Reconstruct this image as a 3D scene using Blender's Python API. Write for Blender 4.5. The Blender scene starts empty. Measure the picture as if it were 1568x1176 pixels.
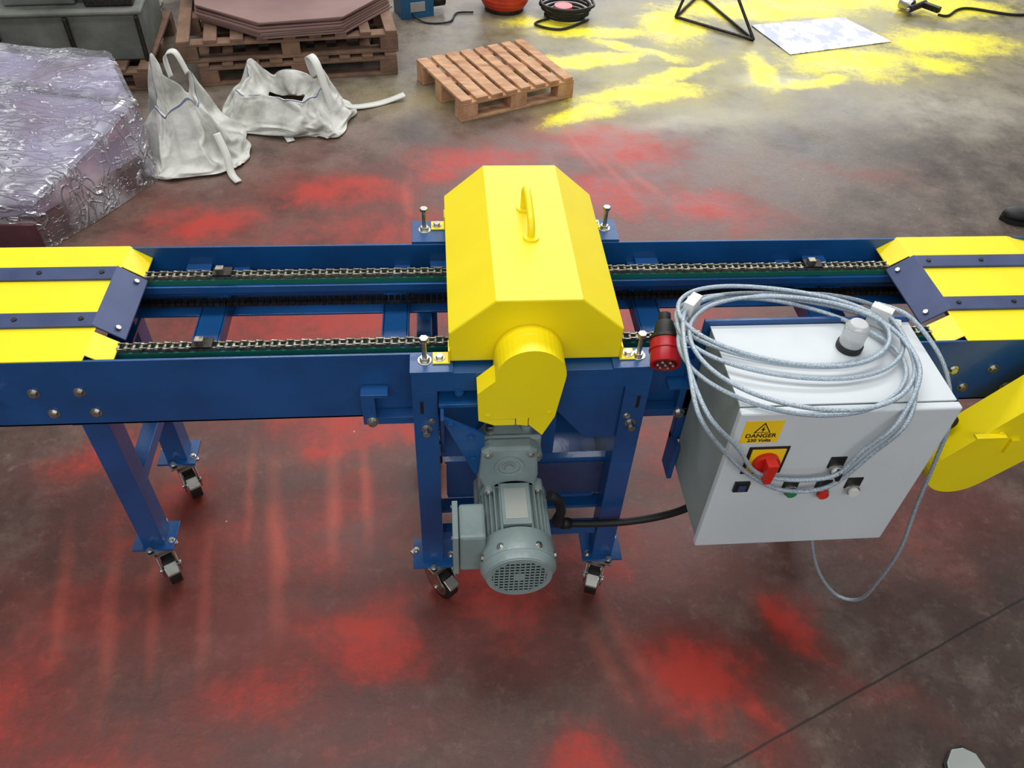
import bpy, bmesh, math, random
from mathutils import Vector, Matrix, noise
random.seed(4)
scene=bpy.context.scene
coll=scene.collection
def lin(c):
    c=c/255.
    return c/12.92 if c<=.04045 else ((c+.055)/1.055)**2.4
def rgb(r,g,b): return (lin(r),lin(g),lin(b),1)

# ---------------------------------------------------------------- materials
def mat(name,col,rough=.5,metal=0,col2=None,nscale=8,nmin=.35,nmax=.7,bump=0,bscale=40,coat=0,spec=.5,trans=0,alpha=1,stretch=None):
    m=bpy.data.materials.new(name); m.use_nodes=True
    nt=m.node_tree; N=nt.nodes; Lk=nt.links
    p=N["Principled BSDF"]
    p.inputs["Base Color"].default_value=col
    p.inputs["Roughness"].default_value=rough
    p.inputs["Metallic"].default_value=metal
    p.inputs["Coat Weight"].default_value=coat
    p.inputs["Coat Roughness"].default_value=.08
    p.inputs["Specular IOR Level"].default_value=spec
    p.inputs["Transmission Weight"].default_value=trans
    p.inputs["Alpha"].default_value=alpha
    tc=N.new("ShaderNodeTexCoord"); V=tc.outputs["Object"]
    if stretch:
        mp=N.new("ShaderNodeMapping"); mp.inputs["Scale"].default_value=stretch; mp.inputs["Rotation"].default_value=(.2,.1,.5)
        Lk.new(V,mp.inputs["Vector"]); V=mp.outputs[0]
    nz=N.new("ShaderNodeTexNoise"); nz.inputs["Scale"].default_value=nscale; nz.inputs["Detail"].default_value=6
    Lk.new(V,nz.inputs["Vector"])
    if col2 is None: col2=(col[0]*.82,col[1]*.82,col[2]*.82,1)
    mr=N.new("ShaderNodeMapRange"); mr.inputs[1].default_value=nmin; mr.inputs[2].default_value=nmax
    Lk.new(nz.outputs["Fac"],mr.inputs[0])
    mx=N.new("ShaderNodeMix"); mx.data_type='RGBA'
    mx.inputs[6].default_value=col; mx.inputs[7].default_value=col2
    Lk.new(mr.outputs[0],mx.inputs[0]); Lk.new(mx.outputs[2],p.inputs["Base Color"])
    rr=N.new("ShaderNodeMapRange"); rr.inputs[3].default_value=max(rough-.07,.02); rr.inputs[4].default_value=min(rough+.1,1)
    Lk.new(nz.outputs["Fac"],rr.inputs[0]); Lk.new(rr.outputs[0],p.inputs["Roughness"])
    if bump:
        n2=N.new("ShaderNodeTexNoise"); n2.inputs["Scale"].default_value=bscale; n2.inputs["Detail"].default_value=4
        Lk.new(V,n2.inputs["Vector"])
        b=N.new("ShaderNodeBump"); b.inputs["Strength"].default_value=bump; b.inputs["Distance"].default_value=.01
        Lk.new(n2.outputs["Fac"],b.inputs["Height"]); Lk.new(b.outputs[0],p.inputs["Normal"])
        if coat: Lk.new(b.outputs[0],p.inputs["Coat Normal"])
    return m
BLUE=mat("blue_paint",rgb(18,78,138),.34,0,rgb(13,62,114),6,coat=.15,bump=.08,bscale=30)
NAVY=mat("navy_strip",rgb(50,62,100),.42,.2,rgb(62,74,112),14)
YEL=mat("yellow_paint",rgb(248,226,10),.38,0,rgb(240,216,6),5,coat=.12,bump=.05,bscale=20)
STEEL=mat("zinc_steel",rgb(205,203,195),.3,1,rgb(165,163,155),30)
DSTEEL=mat("dark_steel",rgb(70,66,62),.45,.8,rgb(40,38,36),60)
CHAINM=mat("chain_steel",rgb(165,160,147),.35,.85,rgb(95,90,80),80)
GREEN=mat("green_wear_strip",rgb(20,105,85),.5)
BLACK=mat("black_rubber",rgb(18,18,19),.55)
GREY=mat("motor_grey",rgb(134,150,149),.36,0,rgb(118,134,134),10,coat=.15,bump=.1,bscale=60)
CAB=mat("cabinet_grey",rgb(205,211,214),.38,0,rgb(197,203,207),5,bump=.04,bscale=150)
CABS=mat("cabinet_grey_shaded",rgb(144,155,150),.4)  # darker copy of the cabinet grey, side shade put into the colour
WHITEP=mat("white_plastic",rgb(225,226,224),.35)
RED=mat("red_plastic",rgb(175,12,28),.35)
REDK=mat("isolator_red",rgb(210,35,20),.35)
PLATE=mat("name_plate",rgb(190,195,190),.35,.6)
CABLE=mat("braided_cable",rgb(190,204,214),.36,.3,rgb(140,154,166),420,.42,.6,bump=.35,bscale=700)
LAMP=mat("lamp_lens",rgb(225,228,228),.12,trans=.35)
WOOD=mat("pallet_wood",rgb(204,160,122),.75,0,rgb(160,114,82),9,bump=.3,bscale=60,stretch=(1,3,1))
WOOD2=mat("old_pallet_wood",rgb(128,98,78),.8,0,rgb(82,62,50),7,bump=.3,bscale=60)
CARD=mat("brown_board",rgb(140,110,104),.5,0,rgb(120,92,88),3)
FABRIC=mat("woven_sack",rgb(204,204,197),.6,0,rgb(152,152,143),8,.42,.66,bump=.4,bscale=34)
STRAPB=mat("strap_webbing",rgb(208,208,200),.7)
SEAM=mat("blue_seam",rgb(104,112,132),.7)
LILAC=mat("lilac_sheets",rgb(172,164,196),.5,0,rgb(134,116,136),3)
WINE=mat("wine_sheets",rgb(98,54,60),.35,0,rgb(72,42,50),5,bump=.4,bscale=12,coat=.4)
GCRATE=mat("grey_crate",rgb(108,110,102),.6,0,rgb(72,74,68),6,bump=.5,bscale=12)
GASR=mat("gas_orange",rgb(205,60,30),.4,0,rgb(170,44,24),8)
SHEET=mat("galv_sheet",rgb(196,204,222),.2,.8,rgb(86,88,136),7,.47,.55,stretch=(2,1,1))
DBLUE=mat("tool_blue",rgb(30,90,130),.4)
LABELY=mat("label_yellow",rgb(250,205,20),.5)
GBTN=mat("green_button",rgb(30,130,80),.4)
def film_material():
    m=bpy.data.materials.new("clear_stretch_film"); m.use_nodes=True; nt=m.node_tree; N=nt.nodes; Lk=nt.links
    out=N["Material Output"]; p=N["Principled BSDF"]
    p.inputs["Base Color"].default_value=rgb(238,238,246); p.inputs["Roughness"].default_value=.15; p.inputs["Specular IOR Level"].default_value=.9
    tc=N.new("ShaderNodeTexCoord"); tr=N.new("ShaderNodeBsdfTransparent"); mx=N.new("ShaderNodeMixShader")
    hs=[]
    for rot,sc,st,th in (((.1,.2,.6),2.4,(1,3.2,1.5),.022),((.2,.1,-.6),3.0,(1,3,1.5),.018),((0,.3,1.5),4.0,(1,4,2),.022),((.3,.0,.2),9,(1,2,2),.02)):
        mp=N.new("ShaderNodeMapping"); mp.inputs["Rotation"].default_value=rot; mp.inputs["Scale"].default_value=st; Lk.new(tc.outputs["Object"],mp.inputs["Vector"])
        n=N.new("ShaderNodeTexNoise"); n.inputs["Scale"].default_value=sc; n.inputs["Detail"].default_value=2; n.inputs["Distortion"].default_value=.4; Lk.new(mp.outputs[0],n.inputs["Vector"])
        a=N.new("ShaderNodeMath"); a.operation='SUBTRACT'; a.inputs[1].default_value=.5; Lk.new(n.outputs["Fac"],a.inputs[0])
        c=N.new("ShaderNodeMath"); c.operation='ABSOLUTE'; Lk.new(a.outputs[0],c.inputs[0])
        r=N.new("ShaderNodeMapRange"); r.inputs[1].default_value=0; r.inputs[2].default_value=th; r.inputs[3].default_value=1; r.inputs[4].default_value=0; Lk.new(c.outputs[0],r.inputs[0]); hs.append(r.outputs[0])
    acc=hs[0]
    for h in hs[1:]:
        a=N.new("ShaderNodeMath"); a.operation='MAXIMUM'; Lk.new(acc,a.inputs[0]); Lk.new(h,a.inputs[1]); acc=a.outputs[0]
    # cloudy areas where several film layers overlap
    n=N.new("ShaderNodeTexNoise"); n.inputs["Scale"].default_value=4.5; n.inputs["Detail"].default_value=5; Lk.new(tc.outputs["Object"],n.inputs["Vector"])
    cl=N.new("ShaderNodeMapRange"); cl.inputs[1].default_value=.45; cl.inputs[2].default_value=.68; cl.inputs[3].default_value=.08; cl.inputs[4].default_value=.62; Lk.new(n.outputs["Fac"],cl.inputs[0])
    b=N.new("ShaderNodeBump"); b.inputs["Strength"].default_value=1; b.inputs["Distance"].default_value=.02; Lk.new(acc,b.inputs["Height"]); Lk.new(b.outputs[0],p.inputs["Normal"])
    s=N.new("ShaderNodeMath"); s.operation='MULTIPLY'; s.inputs[1].default_value=.38; Lk.new(acc,s.inputs[0])  # crease glints painted in as whiter, more opaque streaks of film
    s2=N.new("ShaderNodeMath"); s2.operation='ADD'; s2.use_clamp=True; Lk.new(s.outputs[0],s2.inputs[0]); Lk.new(cl.outputs[0],s2.inputs[1])
    Lk.new(s2.outputs[0],mx.inputs[0]); Lk.new(tr.outputs[0],mx.inputs[1]); Lk.new(p.outputs[0],mx.inputs[2])
    gl=N.new("ShaderNodeBsdfGlossy"); gl.inputs["Roughness"].default_value=.12; Lk.new(b.outputs[0],gl.inputs["Normal"])
    m2=N.new("ShaderNodeMixShader"); m2.inputs[0].default_value=.16; Lk.new(mx.outputs[0],m2.inputs[1]); Lk.new(gl.outputs[0],m2.inputs[2])
    Lk.new(m2.outputs[0],out.inputs[0])
    return m
FILM=film_material()

# ---------------------------------------------------------------- mesh builder
def empty(name,loc=(0,0,0)):
    e=bpy.data.objects.new(name,None); e.empty_display_size=.1; e.location=loc; coll.objects.link(e); return e
class B:
    def __init__(s,name,parent=None,bevel=.0015,M=None):
        s.name=name; s.parent=parent; s.bm=bmesh.new(); s.mats=[]; s.bev=bevel; s.M=M
    def mi(s,m):
        if m not in s.mats: s.mats.append(m)
        return s.mats.index(m)
    def v(s,p): return s.bm.verts.new(p)
    def face(s,vs,m,smooth=False):
        try: f=s.bm.faces.new(vs)
        except ValueError: return None
        f.material_index=s.mi(m); f.smooth=smooth; return f
    def box(s,x0,x1,y0,y1,z0,z1,m,X=None):
        P=[Vector((x,y,z)) for z in (z0,z1) for y in (y0,y1) for x in (x0,x1)]
        if X: P=[X@p for p in P]
        v=[s.v(p) for p in P]
        for q in ((0,2,3,1),(4,5,7,6),(0,1,5,4),(2,6,7,3),(0,4,6,2),(1,3,7,5)): s.face([v[i] for i in q],m)
    def prism(s,pts,plane,a,b,m,X=None,smooth=False):
        def mk(p,t):
            if plane=='xz': q=Vector((p[0],t,p[1]))
            elif plane=='yz': q=Vector((t,p[0],p[1]))
            else: q=Vector((p[0],p[1],t))
            return X@q if X else q
        A=[s.v(mk(p,a)) for p in pts]; C=[s.v(mk(p,b)) for p in pts]; n=len(pts)
        s.face(A,m); s.face(C[::-1],m)
        for i in range(n):
            j=(i+1)%n
            s.face([A[i],C[i],C[j],A[j]],m,smooth)
    def cyl(s,p0,p1,r0,m,r1=None,n=20,cap=True,capm=None,smooth=True):
        if r1 is None: r1=r0
        p0=Vector(p0); p1=Vector(p1); d=(p1-p0).normalized()
        a=Vector((0,0,1)) if abs(d.z)<.9 else Vector((1,0,0))
        u=d.cross(a).normalized(); w=d.cross(u)
        A=[];C=[]
        for i in range(n):
            t=2*math.pi*(i+.5)/n; o=u*math.cos(t)+w*math.sin(t)
            A.append(s.v(p0+o*r0)); C.append(s.v(p1+o*r1))
        for i in range(n):
            j=(i+1)%n; s.face([A[i],A[j],C[j],C[i]],m,smooth)
        if cap:
            s.face(A[::-1],capm or m); s.face(C,capm or m)
    def ring(s,c,d,r0,r1,h,m,n=28):
        c=Vector(c); d=Vector(d).normalized()
        a=Vector((0,0,1)) if abs(d.z)<.9 else Vector((1,0,0))
        u=d.cross(a).normalized(); w=d.cross(u); R=[]
        for (r,k) in ((r0,0),(r1,0),(r1,h),(r0,h)):
            R.append([s.v(c+d*k+(u*math.cos(2*math.pi*i/n)+w*math.sin(2*math.pi*i/n))*r) for i in range(n)])
        for k in range(4):
            a_,b_=R[k],R[(k+1)%4]
            for i in range(n):
                j=(i+1)%n; s.face([a_[i],a_[j],b_[j],b_[i]],m,k in(1,3))
    def bolt(s,p,d,r=.008,h=.006,m=None,washer=True):
        m=m or STEEL; p=Vector(p); d=Vector(d).normalized()
        if washer: s.cyl(p,p+d*.0015,r*1.45,m,n=16)
        s.cyl(p,p+d*h,r,m,n=6,smooth=False)
    def strip(s,pts,w,m,axis=Vector((0,0,1)),th=.002):
        pts=[Vector(p) for p in pts]; prev=None
        for i,p in enumerate(pts):
            t=(pts[min(i+1,len(pts)-1)]-pts[max(i-1,0)]).normalized()
            side=(axis-t*axis.dot(t)).normalized(); nn=t.cross(side)
            q=[s.v(p+side*w/2+nn*th/2),s.v(p-side*w/2+nn*th/2),s.v(p-side*w/2-nn*th/2),s.v(p+side*w/2-nn*th/2)]
            if prev:
                for k in range(4): s.face([prev[k],q[k],q[(k+1)%4],prev[(k+1)%4]],m,k in(0,2))
            else: s.face(q,m)
            prev=q
        s.face(prev[::-1],m)
    def tube(s,pts,r,m,n=10):
        pts=[Vector(p) for p in pts]; prev=None; up=Vector((.1,.2,1)).normalized()
        for i,p in enumerate(pts):
            t=(pts[min(i+1,len(pts)-1)]-pts[max(i-1,0)]).normalized()
            u=t.cross(up)
            if u.length<.01: u=t.cross(Vector((1,0,0)))
            u.normalize(); w=t.cross(u)
            q=[s.v(p+(u*math.cos(2*math.pi*k/n)+w*math.sin(2*math.pi*k/n))*r) for k in range(n)]
            if prev:
                for k in range(n): s.face([prev[k],q[k],q[(k+1)%n],prev[(k+1)%n]],m,True)
            else: s.face(q,m)
            prev=q
        s.face(prev[::-1],m)
    def done(s,sub=0):
        bmesh.ops.recalc_face_normals(s.bm,faces=s.bm.faces)
        me=bpy.data.meshes.new(s.name); s.bm.to_mesh(me); s.bm.free()
        for m in s.mats: me.materials.append(m)
        o=bpy.data.objects.new(s.name,me); coll.objects.link(o)
        if s.M is not None: o.matrix_world=s.M
        if s.parent: o.parent=s.parent
        if s.bev:
            b=o.modifiers.new("bevel","BEVEL"); b.width=s.bev; b.segments=2; b.limit_method='ANGLE'; b.angle_limit=math.radians(50)
        return o
def smooth_path(pts,k=8,closed=False):
    pts=[Vector(p) for p in pts]; n=len(pts); out=[]
    rng=range(n if closed else n-1)
    for i in rng:
        if closed: p0,p1,p2,p3=pts[(i-1)%n],pts[i],pts[(i+1)%n],pts[(i+2)%n]
        else: p0,p1,p2,p3=pts[max(i-1,0)],pts[i],pts[i+1],pts[min(i+2,n-1)]
        for j in range(k):
            t=j/k
            out.append(.5*((2*p1)+(p2-p0)*t+(2*p0-5*p1+4*p2-p3)*t*t+(3*p1-p0-3*p2+p3)*t**3))
    out.append(pts[0].copy() if closed else pts[-1].copy())
    return out
RZ=lambda a:Matrix.Rotation(math.radians(a),4,'Z')
T=lambda x,y,z:Matrix.Translation((x,y,z))

# ================================================================ FLOOR
def floor_material():
    m=bpy.data.materials.new("painted_concrete"); m.use_nodes=True
    nt=m.node_tree; N=nt.nodes; Lk=nt.links; p=N["Principled BSDF"]
    tc=N.new("ShaderNodeTexCoord"); P=tc.outputs["Object"]
    def noi(scale,det=5,rough=.55,vec=None):
        n=N.new("ShaderNodeTexNoise"); n.inputs["Scale"].default_value=scale; n.inputs["Detail"].default_value=det
        n.inputs["Roughness"].default_value=rough; Lk.new(vec or P,n.inputs["Vector"]); return n
    def vm(op,a,b):
        n=N.new("ShaderNodeVectorMath"); n.operation=op
        for i,x in enumerate((a,b)):
            if x is None: continue
            if isinstance(x,tuple): n.inputs[i].default_value=x
            else: Lk.new(x,n.inputs[i])
        return n
    def mth(op,a,b=None,clamp=False):
        n=N.new("ShaderNodeMath"); n.operation=op; n.use_clamp=clamp
        for i,x in enumerate((a,b)):
            if x is None: continue
            if isinstance(x,(int,float)): n.inputs[i].default_value=x
            else: Lk.new(x,n.inputs[i])
        return n.outputs[0]
    def mr(v,a,b,c=0,d=1,smooth=False):
        n=N.new("ShaderNodeMapRange"); n.inputs[1].default_value=a;n.inputs[2].default_value=b;n.inputs[3].default_value=c;n.inputs[4].default_value=d
        if smooth: n.interpolation_type='SMOOTHSTEP'
        Lk.new(v,n.inputs[0]); return n.outputs[0]
    def mix(f,a,b,mode='MIX'):
        n=N.new("ShaderNodeMix"); n.data_type='RGBA'; n.blend_type=mode
        if isinstance(f,(int,float)): n.inputs[0].default_value=f
        else: Lk.new(f,n.inputs[0])
        for i,x in ((6,a),(7,b)):
            if isinstance(x,tuple): n.inputs[i].default_value=x
            else: Lk.new(x,n.inputs[i])
        return n.outputs[2]
    def distort(scale,amt):
        dn=noi(scale,4); d1=vm('SUBTRACT',dn.outputs["Color"],(.5,.5,.5)); d2=vm('MULTIPLY',d1.outputs[0],(amt,amt,0)); return vm('ADD',P,d2.outputs[0]).outputs[0]
    PD=distort(3.0,.42); PS=distort(4.0,.07); PY=distort(4.0,.26)
    def patches(lst,vec,inner=.05):
        acc=None
        for (cx,cy,rx,ry,ang,w) in lst:
            a=vm('SUBTRACT',vec,(cx,cy,0)).outputs[0]
            r=N.new("ShaderNodeVectorRotate"); r.rotation_type='Z_AXIS'; r.inputs["Angle"].default_value=-math.radians(ang); Lk.new(a,r.inputs["Vector"])
            s=vm('MULTIPLY',r.outputs[0],(1/rx,1/ry,0)).outputs[0]
            l=N.new("ShaderNodeVectorMath"); l.operation='LENGTH'; Lk.new(s,l.inputs[0])
            f=mr(l.outputs["Value"],inner,1.25,w,0,True)
            acc=f if acc is None else mth('MAXIMUM',acc,f)
        return acc
    red=[(-1.05,3.1,.55,.28,15,.95),(-.45,3.35,.65,.32,15,1.0),(.15,3.6,.7,.3,12,1.0),(.9,3.75,.65,.4,-25,1.0),(1.25,3.2,.55,.32,-25,1.0),(.8,3.3,.55,.42,0,.95),
         (-.1,2.95,1.2,.5,5,.8),(-.5,2.45,.9,.55,0,1.0),(.7,2.5,.9,.6,0,.95),(-.45,2.05,.6,.4,0,1.0),(.35,2.0,.6,.5,0,.95),(1.0,2.1,.5,.5,0,.85),
         (-1.1,1.75,.32,.24,20,1.0),(-.9,1.55,.35,.14,30,.8),(-.3,1.85,.38,.22,0,.95),(-1.2,.95,.42,.35,0,.8),(-1.0,1.2,.4,.28,0,.65),(-.24,1.12,.34,.22,10,.95),(-.5,.97,.38,.2,0,.85),
         (-.35,1.5,.45,.38,0,.7),(.13,1.2,.34,.26,0,.85),(.45,1.35,.38,.24,0,.75),(.66,.93,.26,.18,-20,1.0),(.75,.82,.3,.09,-60,.8),(.94,1.1,.25,.14,-60,.95),(.34,.75,.26,.13,0,.95),
         (1.1,.85,.28,.08,-30,.5),(1.5,1.7,.45,.24,0,.7),(.85,1.75,.5,.32,0,.8),(1.9,1.9,.3,.2,0,.4),(-.75,1.45,.3,.34,0,.6),(2.1,3.5,.55,.16,-20,.45),(1.5,1.35,.5,.3,0,.45),(-.9,.8,.6,.24,0,.7),(-.2,.8,.3,.15,0,.5)]
    haze=[(-.7,1.2,1.2,.8,0,.6),(.4,1.15,1.1,.7,0,.45),(0,2.6,2.4,1.2,0,.6),(0,3.2,2.2,1.1,0,.5),(1.6,1.6,.9,.6,0,.35)]
    streak=[(-.52,1.42,.035,.36,8,.5),(-.36,1.55,.03,.26,6,.6),(-.26,1.58,.025,.22,6,.6),(-.95,1.2,.03,.34,10,.38),(-.84,1.25,.025,.3,10,.36),(-.70,1.25,.025,.32,8,.3),(-1.1,1.3,.025,.3,12,.3),
            (.5,1.0,.03,.25,20,.22),(.42,1.0,.03,.2,20,.2),(-.15,3.3,.03,.3,0,.35),(.6,3.4,.03,.35,8,.35),(1.0,3.4,.03,.3,25,.35),(.85,3.5,.025,.3,20,.3),(.0,1.75,.03,.3,2,.35),(-.62,1.6,.02,.25,5,.35),(.72,3.75,.02,.3,15,.35)]
    yel=[(.95,4.8,.7,.15,12,1.0),(1.15,4.35,.62,.18,15,1.0),(.8,4.12,.38,.15,30,1.0),(1.45,4.6,.5,.09,30,1.0),(1.55,5.3,.35,.42,0,1.0),(1.95,4.65,.15,.45,0,1.0),(2.2,5.6,1.1,.3,0,1.0),(2.62,4.78,.72,.36,5,1.0),(2.2,4.5,.55,.12,10,.95),(3.35,5.08,.7,.34,0,1.0),(3.6,5.7,.8,.3,0,1.0),(1.0,5.2,.55,.12,0,1.0),(.7,5.35,.4,.16,0,.9),(2.8,5.8,1.0,.24,0,1.0),(3.1,4.75,.35,.22,0,.95),(1.25,4.95,.5,.09,-30,.95)]
    yhaze=[(1.3,4.7,1.2,.9,0,.5),(2.7,5.2,1.4,.9,0,.5),(.0,4.3,.7,.3,0,.2)]
    white=[(2.0,4.5,.35,.14,0,.8),(1.2,3.98,.6,.14,15,.5),(2.9,4.2,1.0,.4,0,.4),(1.6,4.1,.5,.2,0,.35)]
    big=noi(.9,5,.6); mid=noi(5,9,.68); fine=noi(70,4,.75); sp=noi(22,4,.7); soft=noi(2.2,5,.6)
    base=mix(mr(big.outputs["Fac"],.35,.65),rgb(84,72,63),rgb(116,104,93))
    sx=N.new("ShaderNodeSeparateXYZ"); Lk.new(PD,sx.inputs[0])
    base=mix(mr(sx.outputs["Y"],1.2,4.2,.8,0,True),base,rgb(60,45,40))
    base=mix(mr(sx.outputs["Y"],3.2,5.2,0,.3,True),base,rgb(158,150,132))  # paler towards the back: window sheen painted into the concrete colour
    base=mix(mr(mid.outputs["Fac"],.5,.68,0,.35),base,rgb(140,129,116))
    base=mix(mr(sp.outputs["Fac"],.55,.72,0,.35),base,rgb(136,125,114))
    base=mix(mr(soft.outputs["Fac"],.5,.34,0,.55),base,rgb(48,37,33))
    base=mix(mr(mid.outputs["Fac"],.5,.34,0,.6),base,rgb(48,38,34))
    base=mix(mr(fine.outputs["Fac"],.52,.70,0,.55),base,rgb(42,35,31))
    nb=mr(mid.outputs["Fac"],.3,.62,.45,1.1); sb=mr(soft.outputs["Fac"],.35,.6,.3,1.1)
    def spray(lst,vec,ws,lo,hi):
        pt=patches(lst,vec)
        v=mth('ADD',pt,mth('MULTIPLY',mth('SUBTRACT',mid.outputs["Fac"],.5),1.1))
        v=mth('ADD',v,mth('MULTIPLY',mth('SUBTRACT',sp.outputs["Fac"],.5),.7))
        v=mth('ADD',v,mth('MULTIPLY',mth('SUBTRACT',fine.outputs["Fac"],.5),.7))
        hard=mr(v,lo,hi)
        return mth('ADD',mth('MULTIPLY',mth('MULTIPLY',pt,nb),ws),mth('MULTIPLY',hard,1-ws),True)
    w=mth('MULTIPLY',patches(white,PD),nb,True); base=mix(w,base,rgb(206,198,176))
    hz=mth('MULTIPLY',patches(haze,PD),sb,True); base=mix(hz,base,rgb(112,38,30))
    rf=spray(red,PD,.5,.3,.95)
    base=mix(mth('MULTIPLY',rf,.92),base,mix(mr(rf,.4,.95),rgb(122,34,24),rgb(166,40,26)))
    st=mth('MULTIPLY',patches(streak,PS,0),nb,True); base=mix(st,base,rgb(186,84,66))
    yh=mth('MULTIPLY',patches(yhaze,PD),sb,True); base=mix(yh,base,rgb(168,158,64))
    base=mix(spray(yel,PY,.3,.38,.85),base,rgb(242,226,20))
    nrm=(-(1.11-.69),(1.70-.67)); L=math.hypot(*nrm); c=(nrm[0]*.67+nrm[1]*.69)/L
    dt=vm('DOT_PRODUCT',P,(nrm[0]/L,nrm[1]/L,0)); jd=mth('ABSOLUTE',mth('SUBTRACT',mth('ADD',dt.outputs["Value"],mth('MULTIPLY',mth('SUBTRACT',mid.outputs["Fac"],.5),.012)),c))
    base=mix(mr(jd,.002,.0045,.8,0),base,rgb(26,20,18))
    vo=N.new("ShaderNodeTexVoronoi"); vo.inputs["Scale"].default_value=5; Lk.new(P,vo.inputs["Vector"])
    base=mix(mr(vo.outputs["Distance"],.012,.022,.6,0),base,rgb(190,182,168))
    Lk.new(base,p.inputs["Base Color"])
    Lk.new(mr(mid.outputs["Fac"],.3,.7,.36,.58),p.inputs["Roughness"])
    p.inputs["Specular IOR Level"].default_value=.42
    bp=N.new("ShaderNodeBump"); bp.inputs["Strength"].default_value=.35; bp.inputs["Distance"].default_value=.01
    Lk.new(mid.outputs["Fac"],bp.inputs["Height"]); Lk.new(bp.outputs[0],p.inputs["Normal"])
    return m
me=bpy.data.meshes.new("floor"); me.from_pydata([(-9,-4,0),(9,-4,0),(9,14,0),(-9,14,0)],[],[(0,1,2,3)])
me.materials.append(floor_material()); fl=bpy.data.objects.new("floor",me); coll.objects.link(fl)

# ================================================================ CONVEYOR
conv=empty("chain_conveyor",(0,0,0))
ZT=.89; YF=1.283; YB=1.688; XL=-1.6; XR=1.75
b=B("side_rails",conv)
for (y0,y1,yi) in ((YF,YF+.006,YF+.04),(YB-.006,YB,YB-.04)):
    b.box(XL,XR,y0,y1,.695,ZT,BLUE)
    a,c=min(y0,yi),max(y1,yi); b.box(XL,XR,a,c,.695,.701,BLUE)
for x,z in ((-.885,.80),(-.79,.80),(-.865,.735),(-.775,.735),(-1.12,.735),(1.2,.80),(1.30,.80),(1.25,.74),(1.36,.74)):
    b.bolt((x,YF,z),(0,-1,0),.009,.008)
    b.bolt((x,YB,z),(0,1,0),.009,.008)
b.cyl((-.985,YF,.795),(-.960,YF-.04,.79),.0055,STEEL,n=10); b.bolt((-.985,YF,.795),(0,-1,0),.010,.012)
b.done()
b=B("chain_tracks",conv)
for yc in (1.36,1.615):
    b.box(-.78,1.22,yc-.012,yc+.012,.835,.850,GREEN)
    b.box(-.95,1.35,yc-.02,yc+.02,.815,.835,BLUE)
    b.box(-.95,1.35,yc+.014,yc+.02,.78,.815,BLUE)
for x in (-.5,-.1,.5,.9):
    for yc,e in ((1.36,YF+.006),(1.615,YB-.006)):
        b.box(x-.02,x+.02,min(yc,e),max(yc,e),.818,.830,BLUE)
for x in (-.6,.0,.53,.98):
    for y in (1.303,1.668): b.box(x-.03,x+.03,y-.014,y+.014,.835,.842,BLUE)
b.done()
def chain(name,yc,z,x0,x1,roll=True):
    b=B(name,conv,bevel=0); p=.0165; n=int((x1-x0)/p)
    for i in range(n):
        x=x0+i*p; w=.0098 if i%2 else .0068
        for s in (-1,1):
            y=yc+s*w
            b.prism([(x-.004,z),(x-.001,z+.0058),(x+.005,z+.0045),(x+p-.005,z+.0045),(x+p+.001,z+.0058),(x+p+.004,z),(x+p,z-.006),(x,z-.006)],'xz',y-.0014,y+.0014,CHAINM)
        b.cyl((x,yc-.0125,z),(x,yc+.0125,z),.0045,CHAINM,n=8)
    for x in [x0+.37*k+.33 for k in range(int((x1-x0)/.37)) if k%2==0]:
        b.box(x-.022,x+.022,yc-.016,yc+.016,z+.006,z+.011,DSTEEL); b.box(x-.014,x+.004,yc-.008,yc+.008,z+.011,z+.022,CHAINM)
    return b.done()
chain("drive_chain_front",1.36,.857,-.86,1.30); chain("drive_chain_back",1.615,.857,-.86,1.30)
for yc in (1.36,1.615):
    b=B("return_chain",conv,bevel=0)
    for i in range(140):
        x=-.86+i*.0154
        b.box(x,x+.0125,yc-.011,yc+.011,.765,.777,DSTEEL)
    b.done()
b=B("cross_members",conv)
for x in (-1.1,-.575,-.12,.53,.985,1.4):
    b.box(x-.03,x+.03,YF+.006,YB-.006,.742,.748,BLUE)
    for s in (-1,1): b.box(x+s*.03-.003,x+s*.03+.003,YF+.006,YB-.006,.705,.748,BLUE)
    for y in (1.335,1.355): b.bolt((x,y+.05,.748),(0,0,1),.007,.007)
b.done()
b=B("sprockets",conv)
for x in (-.93,1.36):
    for yc in (1.36,1.615): b.cyl((x,yc-.006,.81),(x,yc+.006,.81),.05,DSTEEL,n=24)
    b.cyl((x,YF+.007,.81),(x,YB-.007,.81),.014,STEEL)
b.done()
b=B("end_cover_plates",conv,bevel=.001)
for s,xe,xo in ((-1,-.755,-1.6),(1,1.195,1.50)):
    a0,a1=min(xe,xo),max(xe,xo)
    b.box(a0,a1,YF+.001,YB-.001,ZT,ZT+.003,YEL)
    t=-s
    for (y0,y1) in ((1.30,1.375),(1.605,YB-.002)):
        b.prism([(xe,ZT+.003),(xe+t*.045,ZT-.030),(xe+t*.045,ZT-.033),(xe,ZT)],'xz',y0,y1,YEL)
    for yc in (1.41,1.575):
        b.box(min(xe-t*.005,xo),max(xe-t*.005,xo),yc-.023,yc+.023,ZT+.003,ZT+.010,NAVY)
        for k in range(6):
            xb=xe-t*(.035+.14*k)
            if a0<xb<a1: b.bolt((xb,yc,ZT+.010),(0,0,1),.0065,.003,DSTEEL,False)
    b.prism([(xe-t*.006,ZT+.012),(xe+t*.052,ZT-.034),(xe+t*.052,ZT-.038),(xe-t*.006,ZT+.006)],'xz',1.387,1.598,NAVY)
    for yc in (1.41,1.575): b.bolt((xe+t*.035,yc,ZT-.019),(t*.6,0,.8),.007,.004,STEEL,False)
b.prism([(1.50,ZT+.003),(1.8,ZT-.06),(1.8,ZT-.064),(1.50,ZT)],'xz',YF+.001,YB-.001,YEL)
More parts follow.
